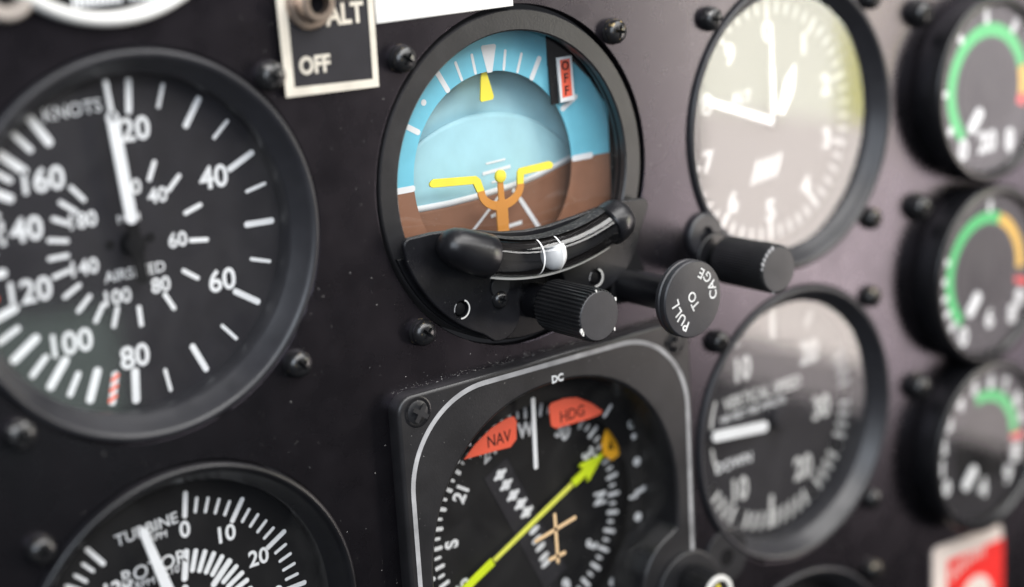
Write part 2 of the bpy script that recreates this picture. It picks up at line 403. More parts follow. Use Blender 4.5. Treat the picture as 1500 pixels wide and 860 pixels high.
for u, v, r in ((31.4, 31.4, 20), (31.4, -31.4, 50), (-31.4, -31.4, 10), (-31.4, 31.4, 70)):
    put_screw(g, u, v, r)
for k in (0, 1):
    lathe('dial_screw', [(1.0, dw), (1.0, dw+.25), (0.05, dw+.3)], M['black'], g, c=(-4.5+9*k, 0.5), n=24)

# ---------------------------------------------------------------- attitude indicator
g = thing('attitude_indicator', 'artificial horizon with blue sky over brown earth, slip tube and red OFF flag', 'gauge', AI)
lathe('bezel', [(39.4, -6), (39.4, -0.6), (39.15, -0.25), (34.75, -0.25), (34.4, -0.6), (34.4, -2.2), (35.6, -2.6), (35.6, -3.4), (34.9, -3.6), (34.9, -4.6), (38.8, -5.2)], M['bezel_flat'], g, n=200, closed=True, smooth=18)
lathe('housing', [(39.4, -4.6), (39.2, -22), (0.05, -22.2)], M['black'], g, n=120)
glass_disc(35.4, -2.9, g)
W9 = -9.0; HC = (0.0, 0.6)
UMAX = 36.7
def clip_arc(r, lo):   # upper or lower part of the roll dial, clipped at the right
    pts = []
    rng = range(0, 181, 2) if lo == 0 else range(180, 361, 2)
    for a in rng:
        u, v = r*math.cos(math.radians(a)), r*math.sin(math.radians(a))
        pts.append((min(u, UMAX), v))
    return pts
def half_ring(sign, y):
    # half annulus of the roll dial above / below the horizon line at v=y
    R, rr = 38.4, 24.1
    A = math.degrees(math.asin(y/R)); B = math.degrees(math.asin((y-HC[1])/rr))
    n = 60
    if sign > 0:
        o = [(min(UMAX, R*math.cos(math.radians(A+(180-2*A)*i/n))), R*math.sin(math.radians(A+(180-2*A)*i/n))) for i in range(n+1)]
        inn = [(HC[0]+rr*math.cos(math.radians(180-B-(180-2*B)*i/n)), HC[1]+rr*math.sin(math.radians(180-B-(180-2*B)*i/n))) for i in range(n+1)]
    else:
        o = [(min(UMAX, R*math.cos(math.radians(A-(180+2*A)*i/n))), R*math.sin(math.radians(A-(180+2*A)*i/n))) for i in range(n+1)]
        inn = [(HC[0]+rr*math.cos(math.radians(-180-B+(180+2*B)*i/n)), HC[1]+rr*math.sin(math.radians(-180-B+(180+2*B)*i/n))) for i in range(n+1)]
    return o+inn
plate('sky_ring', [half_ring(1, 0.0)], W9-0.3, W9, M['blue'], g)
plate('earth_ring', [half_ring(-1, 0.0)], W9-0.3, W9, M['brown'], g)
bars('ring_horizon_line', [((-37.0, 0.1), (-24.3, 0.1), 1.5)], W9, M['white'], g)
bars('ring_horizon_line', [((24.6, 0.1), (30.6, 0.1), 1.5)], W9, M['white'], g)
ticks('bank_marks', [(a, 24.4, 29.0, 0.75) for a in (-20, -10, 10, 20)]+[(a, 24.4, 29.9, 1.35) for a in (-31, 31)]+[(a, 25.0, 30.4, 1.35) for a in (-60.5, 60.5)], W9, M['white'], g, c=HC)
for a in (-46, 46):
    lathe('bank_dot', [(0.75, W9), (0.75, W9+.06), (0.01, W9+.06)], M['white'], g, c=polar(27.4, a, HC), n=20)
plate('bank_zero_mark', [[(-2.2, 30.6), (-1.8, 31.0), (1.9, 31.0), (2.3, 30.6), (0.75, 24.4), (-0.75, 24.4)]], W9, W9+0.06, M['white'], g)
# inner well, its blue back shell, and the drum with the painted horizon
lathe('well_wall', [(24.6, W9-0.35), (28.0, -10.6), (31.0, -14.0)], M['black'], g, c=HC, n=120)
lathe('back_shell', [(38.0, -14.6), (30.0, -15.8), (15.0, -16.4), (0.05, -16.6)], M['skylight'], g, c=(0, 0), n=96)
DC_, DR = (0.4, -23.3), 37.6
def dome_w(u, v):
    d2 = ((u-1)**2+(v+4)**2)/(30.0**2)
    return -13.4-1.9*d2
def dome_patch(name, inside, material):
    N = 96; vs_, fs, idx = [], [], {}
    us = [-33+66*i/N for i in range(N+1)]
    return us
HPTS = [(-40, -6.9), (-30, -6.5), (-20.9, -6.2), (-11, -6.1), (-2.1, -5.6), (6, -4.9), (12.2, -4.2), (18, -3.2), (22.5, -2.2), (27.2, -1.2), (40, 1.5)]
def hor(u):
    for (a, b), (c_, d) in zip(HPTS, HPTS[1:]):
        if a <= u <= c_: return b+(d-b)*(u-a)/(c_-a)
    return HPTS[-1][1]
def drum_strip(name, lo, hi, material, dz=0.0, nu=72, nv=14):
    vs_, fs = [], []
    for i in range(nu+1):
        u = -31+62*i/nu
        a, b = lo(u), hi(u)
        for j in range(nv+1):
            v = a+(b-a)*j/nv; vs_.append((u, v, dome_w(u, v)+dz))
    for i in range(nu):
        for j in range(nv):
            p = i*(nv+1)+j; fs.append((p, p+nv+1, p+nv+2, p+1))
    o = mesh(name, vs_, fs, material, g)
    for p in o.data.polygons: p.use_smooth = True
    sd = o.modifiers.new('thickness', 'SOLIDIFY'); sd.thickness = 0.4*MM; sd.offset = -1
    return o
top = lambda u: DC_[1]+math.sqrt(max(0.1, DR**2-(u-DC_[0])**2))
drum_strip('drum_sky', hor, top, M['skylight'])
drum_strip('drum_earth', lambda u: -28.0, hor, M['brown'])
drum_strip('drum_horizon_line', lambda u: hor(u)-0.75, lambda u: hor(u)+0.75, M['white'], dz=0.12, nv=2)
def on_drum(name, segs):
    bars_o = []
    vs_, fs = [], []
    for p, q, wd in segs:
        dx, dy = q[0]-p[0], q[1]-p[1]; L = math.hypot(dx, dy); nx, ny = -dy/L*wd/2, dx/L*wd/2
        b = len(vs_); n = 10
        for i in range(n+1):
            t = i/n; x, y = p[0]+dx*t, p[1]+dy*t
            for s in (1, -1): vs_.append((x+s*nx, y+s*ny, dome_w(x+s*nx, y+s*ny)+0.16))
        for i in range(n): fs.append((b+2*i, b+2*i+1, b+2*i+3, b+2*i+2))
    o = mesh(name, vs_, fs, M['white'], g); fix_normals(o.data); return o
on_drum('pitch_marks', [((0.4, 1.9), (6.5, 2.2), 0.5), ((-0.8, -0.4), (8.0, 0.2), 0.85), ((1.8, -2.9), (4.6, -2.7), 0.6),
                        ((1.0, -11.3), (4.0, -10.8), 0.9), ((6.4, -14.7), (10.8, -14.4), 0.95)])
on_drum('perspective_lines', [((4.6, -6.0), (-4.6, -13.9), 0.8), ((-4.6, -13.9), (-14, -22), 0.8), ((10.6, -8.6), (16.6, -17.0), 1.2), ((16.6, -17.0), (21, -23), 1.2), ((8.2, -5.6), (10.6, -8.6), 1.0)])
# bank pointer and aeroplane symbol
plate('bank_pointer', [[(-1.4, 24.5), (0.1, 24.5), (1.9, 18.4), (1.5, 17.7), (-1.9, 17.5), (-2.2, 18.0)]], -10.8, -10.4, M['yellow'], g)
WS = -7.2
def capsule(p, q, wd, n=10):
    dx, dy = q[0]-p[0], q[1]-p[1]; a = math.degrees(math.atan2(dy, dx)); r = wd/2
    return circle(r, p, n, a+90, a+270)+circle(r, q, n, a-90, a+90)
sy = thing  # noqa
plane_l = plate('symbol_wing', [[(-20.4, 1.35), (-19.6, 1.75), (-7.2, 0.65), (-6.0, -0.3), (-5.0, -3.2), (-7.2, -3.4), (-8.2, -1.2), (-19.9, -0.25), (-20.7, 0.1), (-20.9, 0.8)]], WS-0.5, WS, M['yellow'], g, bevel=0.1)
plane_r = plate('symbol_wing', [[(15.4, 0.95), (16.3, 0.5), (16.6, -0.3), (16.1, -1.0), (7.3, -1.2), (7.0, -3.4), (5.0, -3.3), (5.3, -0.2), (6.0, 0.55)]], WS-0.5, WS, M['yellow'], g, bevel=0.1)
arc = [(-5.9+0.0, -3.25)]
th = [i*180/16 for i in range(17)]
outer = [(0.05-7.1*math.cos(math.radians(t)), -3.2-5.6*math.sin(math.radians(t))) for t in th]
inner = [(0.05+5.05*math.cos(math.radians(t)), -3.2-3.4*math.sin(math.radians(t))) for t in th]
plate('symbol_cradle', [outer+inner], WS-0.5, WS-0.02, M['orange'], g, bevel=0.08)
plate('symbol_stem', [[(-0.75, -1.2), (0.75, -1.2), (0.85, -6.0), (1.7, -7.4), (1.75, -22), (-1.75, -22), (-1.7, -7.4), (-0.85, -6.0)]], WS-0.55, WS+0.02, M['orange'], g, bevel=0.08)
lathe('symbol_dot', [(1.55, WS-0.5), (1.55, WS+0.2), (1.3, WS+0.35), (0.01, WS+0.4)], M['yellow'], g, c=(0.05, -0.5), n=32)
# warning flag, its slot, and a black plate standing in for wall and shadow
plate('flag_slot_shade', [[(17.2, 32.0), (17.3, 24.0), (25.6, 24.2), (30.6, 19.6), (34.6, 14.0), (38.5, 10.0), (38.6, 18), (30, 28.5), (17.4, 36)]], -8.4, -7.9, M['black'], g)
plate('flag_slot_shade', [[(17.2, 30.9), (19.7, 30.6), (19.9, 14.6), (17.7, 14.6)]], -8.4, -7.85, M['black'], g)
fl = plate('off_flag', [[(19.3, 25.9), (23.9, 26.0), (24.3, 15.2), (19.7, 14.9)]], -7.4, -6.9, M['white'], g)
plate('flag_panel', [[(20.1, 25.3), (23.2, 25.35), (23.5, 16.2), (20.4, 16.0)]], -6.89, -6.84, M['red'], fl)
for k, ch in enumerate('OFF'):
    text('letter', ch, (21.65+0.08*k, 23.8-3.05*k), 2.3, -6.83, M['black'], fl, bold=0.02, wx=0.95, rot=-1)
# face plate below the window
f = [(37.6, -13)]+[(39.0*math.cos(math.radians(a)), 39.0*math.sin(math.radians(a))) for a in range(-20, -161, -4)]
plate('lower_face', [f], -1.6, 0.6, M['bezel'], g, bevel=0.3, smooth=40)
# slip-tube mounting plate
def lobe(c, r, a0, a1, n=14): return circle(r, c, n, a0, a1)
pp = circle(1.8, (-34.3, -10.2), 6, 100, 195)
pp += [(38.3*math.cos(math.radians(a)), 38.3*math.sin(math.radians(a))) for a in range(202, 250, 4)]
pp += circle(6.5, (-10.6, -31.2), 10, 255, 360)
pp += [(-4.1, -28.0)]
pp += circle(7.0, (3.2, -28.6), 14, 170, 15)
pp += [(11.0, -30.0), (14.0, -32.0), (19.0, -32.6), (25.0, -31.2), (30.0, -28.4), (33.2, -24.5), (36.6, -17.0)]
pp += circle(2.0, (36.6, -12.6), 6, -15, 90)
pp += [(30, -10.2), (22, -10.6), (14, -11.6), (6, -12.4), (-1, -12.4), (-8, -11.5), (-15, -9.9), (-21, -8.8), (-28, -8.3)]
mp = plate('mounting_plate', [pp, circle(2.1, (-21.4, -27.6), 24), circle(2.1, (20.0, -28.0), 24), circle(1.9, (1.5, -22.4), 24)], 1.4, 3.0, M['rubber'], g, bevel=0.35, smooth=40)
for c in ((-21.4, -27.6), (20.0, -28.0)):
    lathe('hole_rim', [(2.3, 2.98), (2.25, 3.06), (2.1, 3.06), (1.95, 2.9), (1.9, 1.2)], M['bezel'], mp, c=c, n=32)
    arc_band('rim_crescent', 2.0, 2.38, 25, 190, 3.06, M['label'], mp, c=c, n=20)  # pale crescents along part of each hole rim
    arc_band('rim_crescent', 2.0, 2.25, 262, 318, 3.06, M['grey_line'], mp, c=c, n=14)
    lathe('countersunk_stud', [(1.5, 0.7), (1.5, 2.3), (1.2, 2.5), (0.02, 2.55)], M['black'], mp, c=c, n=24)
s_ = put_screw(mp, -10.3, -27.4, 25, washer=None, w=2.0); s_.scale = (0.72, 0.8, 0.72)
plate('screw_tab', [circle(2.7, (-10.0, -24.4), 28)], 3.02, 3.5, M['bezel_grey'], mp, bevel=0.1)
# slip indicator
TC, TR, TW = (1.0, 37.0), 55.0, 7.6
def tpt(u, r, dr=0.0, w=TW):
    return (u, TC[1]-math.sqrt((TR+dr)**2-(u-TC[0])**2), w, r)
def rng(a, b, n): return [a+(b-a)*i/n for i in range(n+1)]
si = sweep('slip_tube', [tpt(u, 4.5) for u in rng(-18, 22, 40)], None, M['tubeglass'], g, n=36)
sweep('tube_backing', [tpt(u, 4.25) for u in rng(-17.5, 21.5, 40)], None, M['liquid'], si, n=24, a0=150, a1=410)
lcap = [tpt(-28.9, 0.8), tpt(-28.6, 2.0), tpt(-27.9, 3.1), tpt(-26.6, 4.0), tpt(-24.6, 4.65), tpt(-22, 5.0), tpt(-19, 5.2), tpt(-16.4, 5.2), tpt(-15.9, 4.9)]
rcap = [tpt(20.2, 5.0), tpt(20.6, 5.35), tpt(22.5, 5.4), tpt(24.4, 5.0), tpt(25.6, 4.2), tpt(26.4, 3.0), tpt(26.8, 1.4)]
sweep('end_cap', lcap, None, M['rubber'], g, n=40); sweep('end_cap', rcap, None, M['rubber'], g, n=40)
# matt shroud round the back and the top of the tube
sweep('shroud', [tpt(u, 5.1, w=TW-0.5) for u in rng(-16.6, 20.8, 40)], None, M['dusty'], g, n=20, a0=-70, a1=26)
bk = g.children[-1]; sd = bk.modifiers.new('thickness', 'SOLIDIFY'); sd.thickness = 0.55*MM; sd.offset = 0
# mounting saddle between the tube and the plate
sad = [(u, TC[1]-math.sqrt((TR-2.8)**2-(u-TC[0])**2)) for u in rng(-22, 21, 30)]+[(u, TC[1]-math.sqrt((TR+3.6)**2-(u-TC[0])**2)) for u in rng(21, -22, 30)]
plate('saddle', [sad], 2.9, 6.0, M['rubber'], g, bevel=0.3, smooth=40)
bpy_ball = bpy.data.meshes.new('ball'); bm = bmesh.new(); bmesh.ops.create_uvsphere(bm, u_segments=32, v_segments=20, radius=4.15*MM)
for fc in bm.faces: fc.smooth = True
bm.to_mesh(bpy_ball); bm.free()
bo = link('slip_ball', bpy_ball, M['ballwhite'], g); tp = tpt(2.9, 0); bo.location = W(tp[0], tp[1], TW+0.15); bo.scale = (0.66, 0.98, 1.0)
for u in (-3.2, 2.6):
    t0 = tpt(u, 4.62); a = math.atan2(u-TC[0], TR)
    ring = [tpt(u-0.22, 4.62), tpt(u+0.22, 4.62)]
    sweep('centre_line', ring, None, M['white'], si, n=40, cap=False)
lowline = [(u, TC[1]-math.sqrt((TR+4.75)**2-(u-TC[0])**2), TW+0.4, 0.34) for u in rng(-16.2, 20.4, 40)]
sweep('lower_glint', lowline, None, M['label'], g, n=8)  # white strand standing in for the bright reflection low on the tube
# knobs
def knurled(name, c, w0, w1, r, teeth, parent, m_side, m_face, depth=0.045, face_name='knob_face'):
    n = teeth*4; vs_, fs = [], []
    prof = [(0.86, w0), (0.97, w0+0.5), (1.0, w0+1.0), (1.0, w1-0.7), (0.965, w1-0.15), (0.93, w1)]
    for k_, w in prof:
        for i in range(n):
            t = i % 4; q = 1.0 if t in (0, 1) else 1.0-depth
            if k_ < 0.96: q = 1.0-depth*0.5
            a = 2*math.pi*i/n; vs_.append((c[0]+r*k_*q*math.cos(a), c[1]+r*k_*q*math.sin(a), w))
    for j in range(len(prof)-1):
        for i in range(n):
            i2 = (i+1) % n; fs.append((j*n+i, j*n+i2, (j+1)*n+i2, (j+1)*n+i))
    fs.append(tuple(range(n))[::-1])
    o = mesh(name, vs_, fs, m_side, parent); fix_normals(o.data)
    lathe(face_name, [(r*0.93, w1-0.05), (r*0.9, w1+0.12), (r*0.6, w1+0.16), (0.01, w1+0.17)], m_face, o, c=c, n=64)
    return o
KN = (2.0, -30.4)
k1 = knurled('adjustment_knob', KN, 7.5, 24.6, 6.3, 38, g, M['knob'], M['knob_face'], depth=0.06)
lathe('knob_collar', [(4.4, 0.5), (4.4, 6.8), (4.1, 7.1), (3.0, 7.6)], M['bezel'], k1, c=KN, n=48)
for a_, r_ in ((205, .5), (212, .4), (30, .3), (95, .22), (318, .3)):
    q = (KN[0]+6.05*math.cos(math.radians(a_)), KN[1]+6.05*math.sin(math.radians(a_)))
    plate('paint_chip', [[(q[0]+r_*math.cos(t*1.05)*(0.7+0.3*(t % 2)), q[1]+1.6*r_*math.sin(t*1.05)) for t in range(6)]], 24.3, 24.72, M['label'], k1)
CG = (30.8, -32.0)
lathe('cage_shaft', [(4.3, 0.4), (4.3, 22.6)], M['bezel'], g, c=CG, n=48)
plate('cage_bracket', [[(CG[0]-6.5, CG[1]-4.0), (CG[0]+5.5, CG[1]-5.2), (CG[0]+6.0, CG[1]+3.0), (CG[0]+3.0, CG[1]+9.2), (CG[0]-3.5, CG[1]+6.0)]], 0.2, 2.6, M['black'], g, bevel=0.3)
cg = lathe('cage_knob', [(3.4, 22.2), (9.1, 22.4), (9.5, 22.8), (9.55, 23.8), (9.25, 24.1), (9.25, 24.5), (9.55, 24.8), (9.5, 25.8), (9.2, 26.15), (8.9, 26.2), (0.01, 26.2)], M['knob_face'], g, c=CG, n=120, smooth=30)
for ch, u, v, r in (('P', -3.0, -6.0, 150), ('U', -4.15, -4.1, 136), ('L', -5.4, -2.1, 122), ('L', -6.15, 0.1, 106), ('T', 0.45, -1.5, 118), ('O', -0.5, 0.7, 118),
                    ('C', 6.5, 0.0, 86), ('A', 6.1, 2.3, 104), ('G', 4.8, 4.6, 124), ('E', 2.75, 5.95, 146)):
    text('letter', ch, (CG[0]+u, CG[1]+v), 2.5, 26.2, M['white_worn'], cg, rot=r, bold=0.012, wx=1.0)
for u, v, r, wsh in ((-31.4, 31.4, 35, WASHER_B), (31.4, 31.4, 10, WASHER_B), (-31.4, -31.4, 40, WASHER_B)):
    put_screw(g, u, v, r, washer=wsh)

# ---------------------------------------------------------------- altimeter
g = thing('altimeter', 'round altimeter washed out by pale window glare, setting knob at lower edge', 'gauge', ALT)
dw = -9.3
gauge_shell(g, dw, M['dial_grey'])
for k in range(10):
    text('numeral', str(k), polar(25.0, 36*k), 6.2, dw, M['dim_print'], g, bold=0.035)
ticks('tick_marks', [(36*k/5, 30.0 if k % 5 else 28.6, 33.0, 0.9 if k % 5 else 1.3) for k in range(50)], dw, M['dim_print'], g)
text('lettering', 'ALT', polar(13.4, -52), 3.2, dw, M['dim_print'], g, bold=0.02)
for k in range(5):
    bars('barber_stripe', [((-7.0+2.3*k, -16.4+0.3*k), (-4.6+2.3*k, -10.4+0.2*k), 1.3)], dw, M['dim_print'], g)
bars('long_pointer', [(polar(27.5, -71), polar(2.0, -71), 2.3)], -6.0, M['white'], g, thick=0.5)
bars('thin_pointer', [(polar(27.0, -1), polar(16.0, -1), 1.0), (polar(16.0, -1), polar(2.5, -1), 1.6)], -7.6, M['white'], g, thick=0.4)
plate('short_pointer', [[(1.0, 2.6), (3.4, 1.8), (7.6, 8.2), (8.4, 15.4), (4.2, 11.4)]], -7.0, -6.6, M['white'], g)
lathe('hub', [(2.2, dw), (2.2, -5.2), (0.05, -5.0)], M['black'], g, n=40)
eo = (-35.9, -24.6)
ear = lathe('knob_ear', [(6.0, -0.4), (6.0, 1.1), (5.5, 1.6), (2.5, 1.6), (2.2, 0.2), (0.02, 0.1)], M['cone'], g, c=eo, n=48)
plate('knob_boss', [circle(6.4, (-33.6, -30.6), 48)], -0.2, 2.4, M['bezel'], g, bevel=0.5, smooth=40)
lathe('knob_shaft', [(3.4, 1.0), (3.4, 6.8)], M['black'], g, c=(-34.0, -30.6), n=32)
k2 = knurled('setting_knob', (-34.0, -30.6), 6.4, 25.0, 6.3, 60, g, M['knob'], M['knob_face'], depth=0.014)
for a_, r_ in ((110, .55), (122, .5), (134, .45), (146, .4), (158, .45), (170, .3), (250, .25)):
    q = (-34.0+6.1*math.cos(math.radians(a_)), -30.6+6.1*math.sin(math.radians(a_)))
    plate('paint_chip', [[(q[0]+r_*math.cos(t*1.05)*(0.7+0.3*(t % 2)), q[1]+1.3*r_*math.sin(t*1.05)) for t in range(6)]], 24.7, 25.1, M['grey_line'], k2)
for u, v, r, wsh in ((-31.4, 31.4, 5, WASHER), (31.4, 31.4, 30, WASHER), (31.4, -31.4, 60, WASHER_B)):
    put_screw(g, u, v, r, washer=wsh, me=SCREWS[2] if v < 0 else None)

# ---------------------------------------------------------------- vertical speed indicator
g = thing('vertical_speed_indicator', 'round vertical speed gauge with white needle pointing level, below the washed-out altimeter', 'gauge', VSI)
dw = -9.0
gauge_shell(g, dw, M['dial_grey'])
for s, a, r in (('10', -35, 21.5), ('20', 43, 22.4), ('30', 95, 20.4), ('20', 147, 22.0), ('10', -141, 23.2)):
    text('numeral', s, polar(r, a), 7.4, dw, M['dim_print'], g, bold=0.035, wx=0.8)
ticks('tick_marks', [(a, 24.0, 33.0, 1.6) for a in (0, -176)]+[(a, 28.6, 33.0, 1.2) for a in (-60, -30, 30, 60, 90, 120, 150, -150, -120)]+
      [(60+6.0*k, 28.6, 33.2, 1.25) for k in range(31)], dw, M['dim_print'], g)
text('lettering', 'VERTICAL SPEED', (-4.5, 8.6), 3.9, dw, M['dim_print'], g, bold=0.02, wx=0.82)
text('lettering', '100 FEET PER MINUTE', (-8.5, 4.4), 2.0, dw, M['white'], g, bold=0.005)
text('lettering', 'DOWN', (-17.0, -9.4), 3.2, dw, M['white'], g, bold=0.012)
arc_band('up_arc', 25.2, 26.2, -84, -66, dw, M['dim_print'], g); arc_band('down_arc', 25.2, 26.2, -114, -97, dw, M['dim_print'], g)
bars('pointer', [((-27.0, 1.7), (-6.9, -0.4), 3.1)], -6.4, M['white'], g, thick=0.5)
lathe('hub', [(3.0, dw), (3.0, -6.2), (2.6, -5.8), (0.05, -5.7)], M['dial_grey'], g, n=40)
ec = (-30.6, -31.2)
plate('mounting_ear', [circle(8.2, ec, 48)], -0.4, 0.9, M['bezel_grey'], g, bevel=0.3, smooth=40)
lathe('ear_socket', [(2.6, 0.93), (2.2, 0.96), (1.9, 0.92), (0.02, 0.92)], M['black'], g, c=ec, n=32)
for u, v, r in ((-31.4, 31.4, 25), (31.4, 31.4, 30), (31.4, -31.4, 60)):
    put_screw(g, u, v, r)

# ---------------------------------------------------------------- turbine and rotor tachometer
g = thing('rotor_tachometer', 'round turbine and rotor rpm gauge with two scales, below the airspeed gauge', 'gauge', RPM)
dw = -7.0
gauge_shell(g, dw, M['dial'], glass_w=-3.2, rim=2.2, shell='bezel')
lst = []
for k in range(0, 61):
    a = 8.3+5.25*k
    if a > 330: break
    lst.append((a, 27.0 if k % 5 else 26.2, 30.2 if k % 5 else 31.6, 0.75 if k % 5 else 1.15))
ticks('turbine_tick_marks', lst, dw, M['white'], g)
lst = []
for k in range(0, 44):
    a = 10.0+7.25*k
    if a > 325: break
    lst.append((a, 13.8 if k % 5 else 12.0, 18.4, 1.15 if k % 5 else 1.45))
ticks('rotor_tick_marks', lst, dw, M['white'], g)
for k in range(12):
    text('numeral', str(10*k), polar(23.4, 8.5+26.2*k), 3.9, dw, M['white'], g, bold=0.022)
for k in range(8):
    text('numeral', str(10*k), polar(9.4, 12+36.2*k), 2.8, dw, M['white'], g, bold=0.02)
text('numeral', '120', polar(19.8, -41.5), 3.5, dw, M['white'], g, bold=0.022)
text('lettering', 'TURBINE', polar(26.3, -11.5), 2.6, dw, M['white'], g, bold=0.006, rot=5)
text('lettering', 'RPM', polar(23.6, -7.0), 1.6, dw, M['white'], g, bold=0.0)
text('lettering', 'ROTOR', polar(17.4, -14.5), 3.2, dw, M['white'], g, bold=0.006, rot=3)
text('lettering', 'RPM', polar(15.6, -27), 1.7, dw, M['white'], g, bold=0.0)
text('lettering', 'X10', polar(14.8, -3.6), 1.7, dw, M['white'], g, bold=0.0)
bars('pointer', [(polar(3, -14), polar(27.6, -15.4), 3.0)], -4.4, M['white'], g, thick=0.5, taper=0.6)
bars('pointer', [(polar(22, -52), polar(31.5, -52), 2.2)], -4.9, M['white'], g, thick=0.4, taper=0.5)
lathe('hub', [(3.2, dw), (3.2, -4.2), (2.6, -3.8), (0.05, -3.7)], M['black'], g, n=40)
for u, v, r in ((-31.4, 31.4, 25), (31.4, 31.4, 5)):
    if u < 0: put_screw(g, u, v, r)

# ---------------------------------------------------------------- horizontal situation indicator
g = thing('horizontal_situation_indicator', 'square-bezel compass display with lime course needle and red NAV and HDG flags', 'gauge', HSI)
BOSS = (41.6, -24.0)
op = []
for i in range(180):
    a = math.radians(2*i); r = (abs(math.cos(a)/39.6)**2.2+abs(math.sin(a)/41.4)**2.2)**(-1/2.2)
    # round the joint of arc and straight side, then keep clear of the knob boss
    while r > 20 and math.hypot(r*math.cos(a)-BOSS[0], r*math.sin(a)-BOSS[1]) < 15.5: r -= 0.1
    op.append((r*math.cos(a), r*math.sin(a)))
bz = plate('bezel', [rrect(-46.3, 46.3, -52, 48.6, 4.2), op], -1.0, 4.0, M['bezel_flat'], g, bevel=0.9, smooth=35)
plate('bezel_line', [rrect(-44.4, 45.0, -50.5, 47.3, 23, 20), rrect(-43.2, 43.8, -49.3, 46.1, 21.8, 20)], 4.0, 4.1, M['grey_line'], bz)
text('lettering', 'DC', (0.9, 42.6), 2.0, 4.0, M['white'], bz, bold=0.035)
wall = []
op2 = [(u*0.985, v*0.985) for u, v in op]
vs_ = [(u, v, 3.4) for u, v in op]+[(u*0.97, v*0.97, -7.0) for u, v in op]; n = len(op)
o = mesh('inner_wall', vs_, [(i, (i+1) % n, n+(i+1) % n, n+i) for i in range(n)], M['bezel'], g); fix_normals(o.data)
for p in o.data.polygons: p.use_smooth = True
o2 = glass_disc(43.4, 0.6, g)
plate('mask_ring', [circle(44, n=96), circle(32.4, (1.2, 0.4), 96)], -8.4, -8.0, M['dial'], g)
lathe('back_plate', [(44, -8.3), (44, -16), (0.05, -16)], M['black'], g, n=96)
CC = (1.6, 0.6)
card = plate('compass_card', [circle(32.6, CC, 120)], -12.6, -12.0, M['dial'], g)
ticks('card_tick_marks', [(92+5*k, 28.4 if k % 2 else 27.8, 30.0 if k % 2 else 31.2, 0.8 if k % 2 else 1.05) for k in range(72)], -12.0, M['white'], card, c=CC)
for k, s in enumerate(('N', '3', '6', 'E', '12', '15', 'S', '21', '24', 'W', '30', '33')):
    a = 92+30*k
    text('numeral', s, polar(24.7, a, CC), 4.2, -12.0, M['white'], card, rot=-a, bold=0.04, wx=0.9)
# fixed outer scales on the mask
for k in range(14):
    a = -150+8.8*k
    lathe('scale_dot', [(0.42 if k % 3 else 0.6, -8.0), (0.42 if k % 3 else 0.6, -7.92), (0.01, -7.92)], M['white'], g, c=polar(33.4, a, (1.2, 0.4)), n=14)
text('lettering', 'S', polar(35.2, -55, (0, 0)), 2.2, -8.0, M['white'], g, rot=20)
text('lettering', 'GS', (35.8, 19.4), 2.6, -8.0, M['white'], g, bold=0.02)
for u, v in ((35.7, 15.7), (36.4, 8.4), (36.0, -7.4), (35.8, -15.2), (26.0, -23.2)):
    r = 0.8 if v == 15.7 else 1.25
    lathe('glideslope_dot', [(r, -8.0), (r, -7.92), (0.01, -7.92)], M['white'], g, c=(u, v), n=18)
bars('glideslope_datum', [((35.6, -0.4), (40.6, 0.5), 1.3)], -8.0, M['white'], g)
bars('fixed_index', [(polar(35, 47), polar(38.5, 47), 0.9), (polar(33.4, 92), polar(36.0, 92), 0.9)], -8.0, M['white'], g)
# course needle, deviation bar slot and dots (card centre axes)
nd = 64.0
def along(t, s, ang=nd, c=(0.6, -0.4)):
    a = math.radians(ang); return (c[0]+t*math.sin(a)+s*math.cos(a), c[1]+t*math.cos(a)-s*math.sin(a))
plate('deviation_slot', [[along(-4, -20), along(4.5, -20), along(4.5, 20), along(-4, 20)]], -11.95, -11.85, M['dial_grey'], g)
bars('slot_edge', [(along(4.6, -19.5), along(4.6, 5.5), 0.5)], -11.9, M['bezel'], g, thick=0.15)
for k, (u, v) in enumerate(((-6.7, 15.5), (-5.0, 12.3), (-3.0, 8.9), (-0.7, 5.9), (1.1, 3.1), (3.2, -2.5), (3.9, -5.4), (4.9, -7.8), (5.9, -10.8), (6.5, -12.8))):
    pa = math.radians(90-nd); d = Vector((math.cos(pa), math.sin(pa))); e = Vector((-d.y, d.x))
    if k < 5:
        pts = [Vector((u, v))+d*x+e*y for x, y in ((2.2, .35), (0.9, .75), (0.5, 1.4), (-.5, 1.4), (-.9, .75), (-2.2, .35), (-2.2, -.35), (-.9, -.75), (-.5, -1.4), (.5, -1.4), (.9, -.75), (2.2, -.35))]
    else:
        pts = [Vector((u, v))+d*1.8*math.cos(t*math.pi/8)+e*0.75*math.sin(t*math.pi/8) for t in range(16)]
    plate('deviation_dot', [[tuple(p) for p in pts]], -11.84, -11.78, M['white'], g)
nw = -10.9
cn = plate('course_needle', [[along(-28, -1.1), along(-13.6, -1.1), along(-13.6, 1.1), along(-28, 1.1)]], nw, nw+0.5, M['lime'], g, bevel=0.08)
plate('needle_bar', [[along(-13.2, -0.62), along(16.8, -0.62), along(16.8, 0.62), along(-13.2, 0.62)]], nw, nw+0.45, M['limepale'], cn, bevel=0.08)
plate('needle_head', [[along(17.2, -1.15), along(22.0, -1.15), along(20.9, -2.8), along(22.2, -2.8), along(27.6, -0.7), along(29.6, -0.4), along(29.6, 0.4), along(27.6, 0.7), along(22.2, 2.8), along(20.9, 2.8), along(22.0, 1.15), along(17.2, 1.15)]], nw, nw+0.5, M['lime'], cn, bevel=0.08)
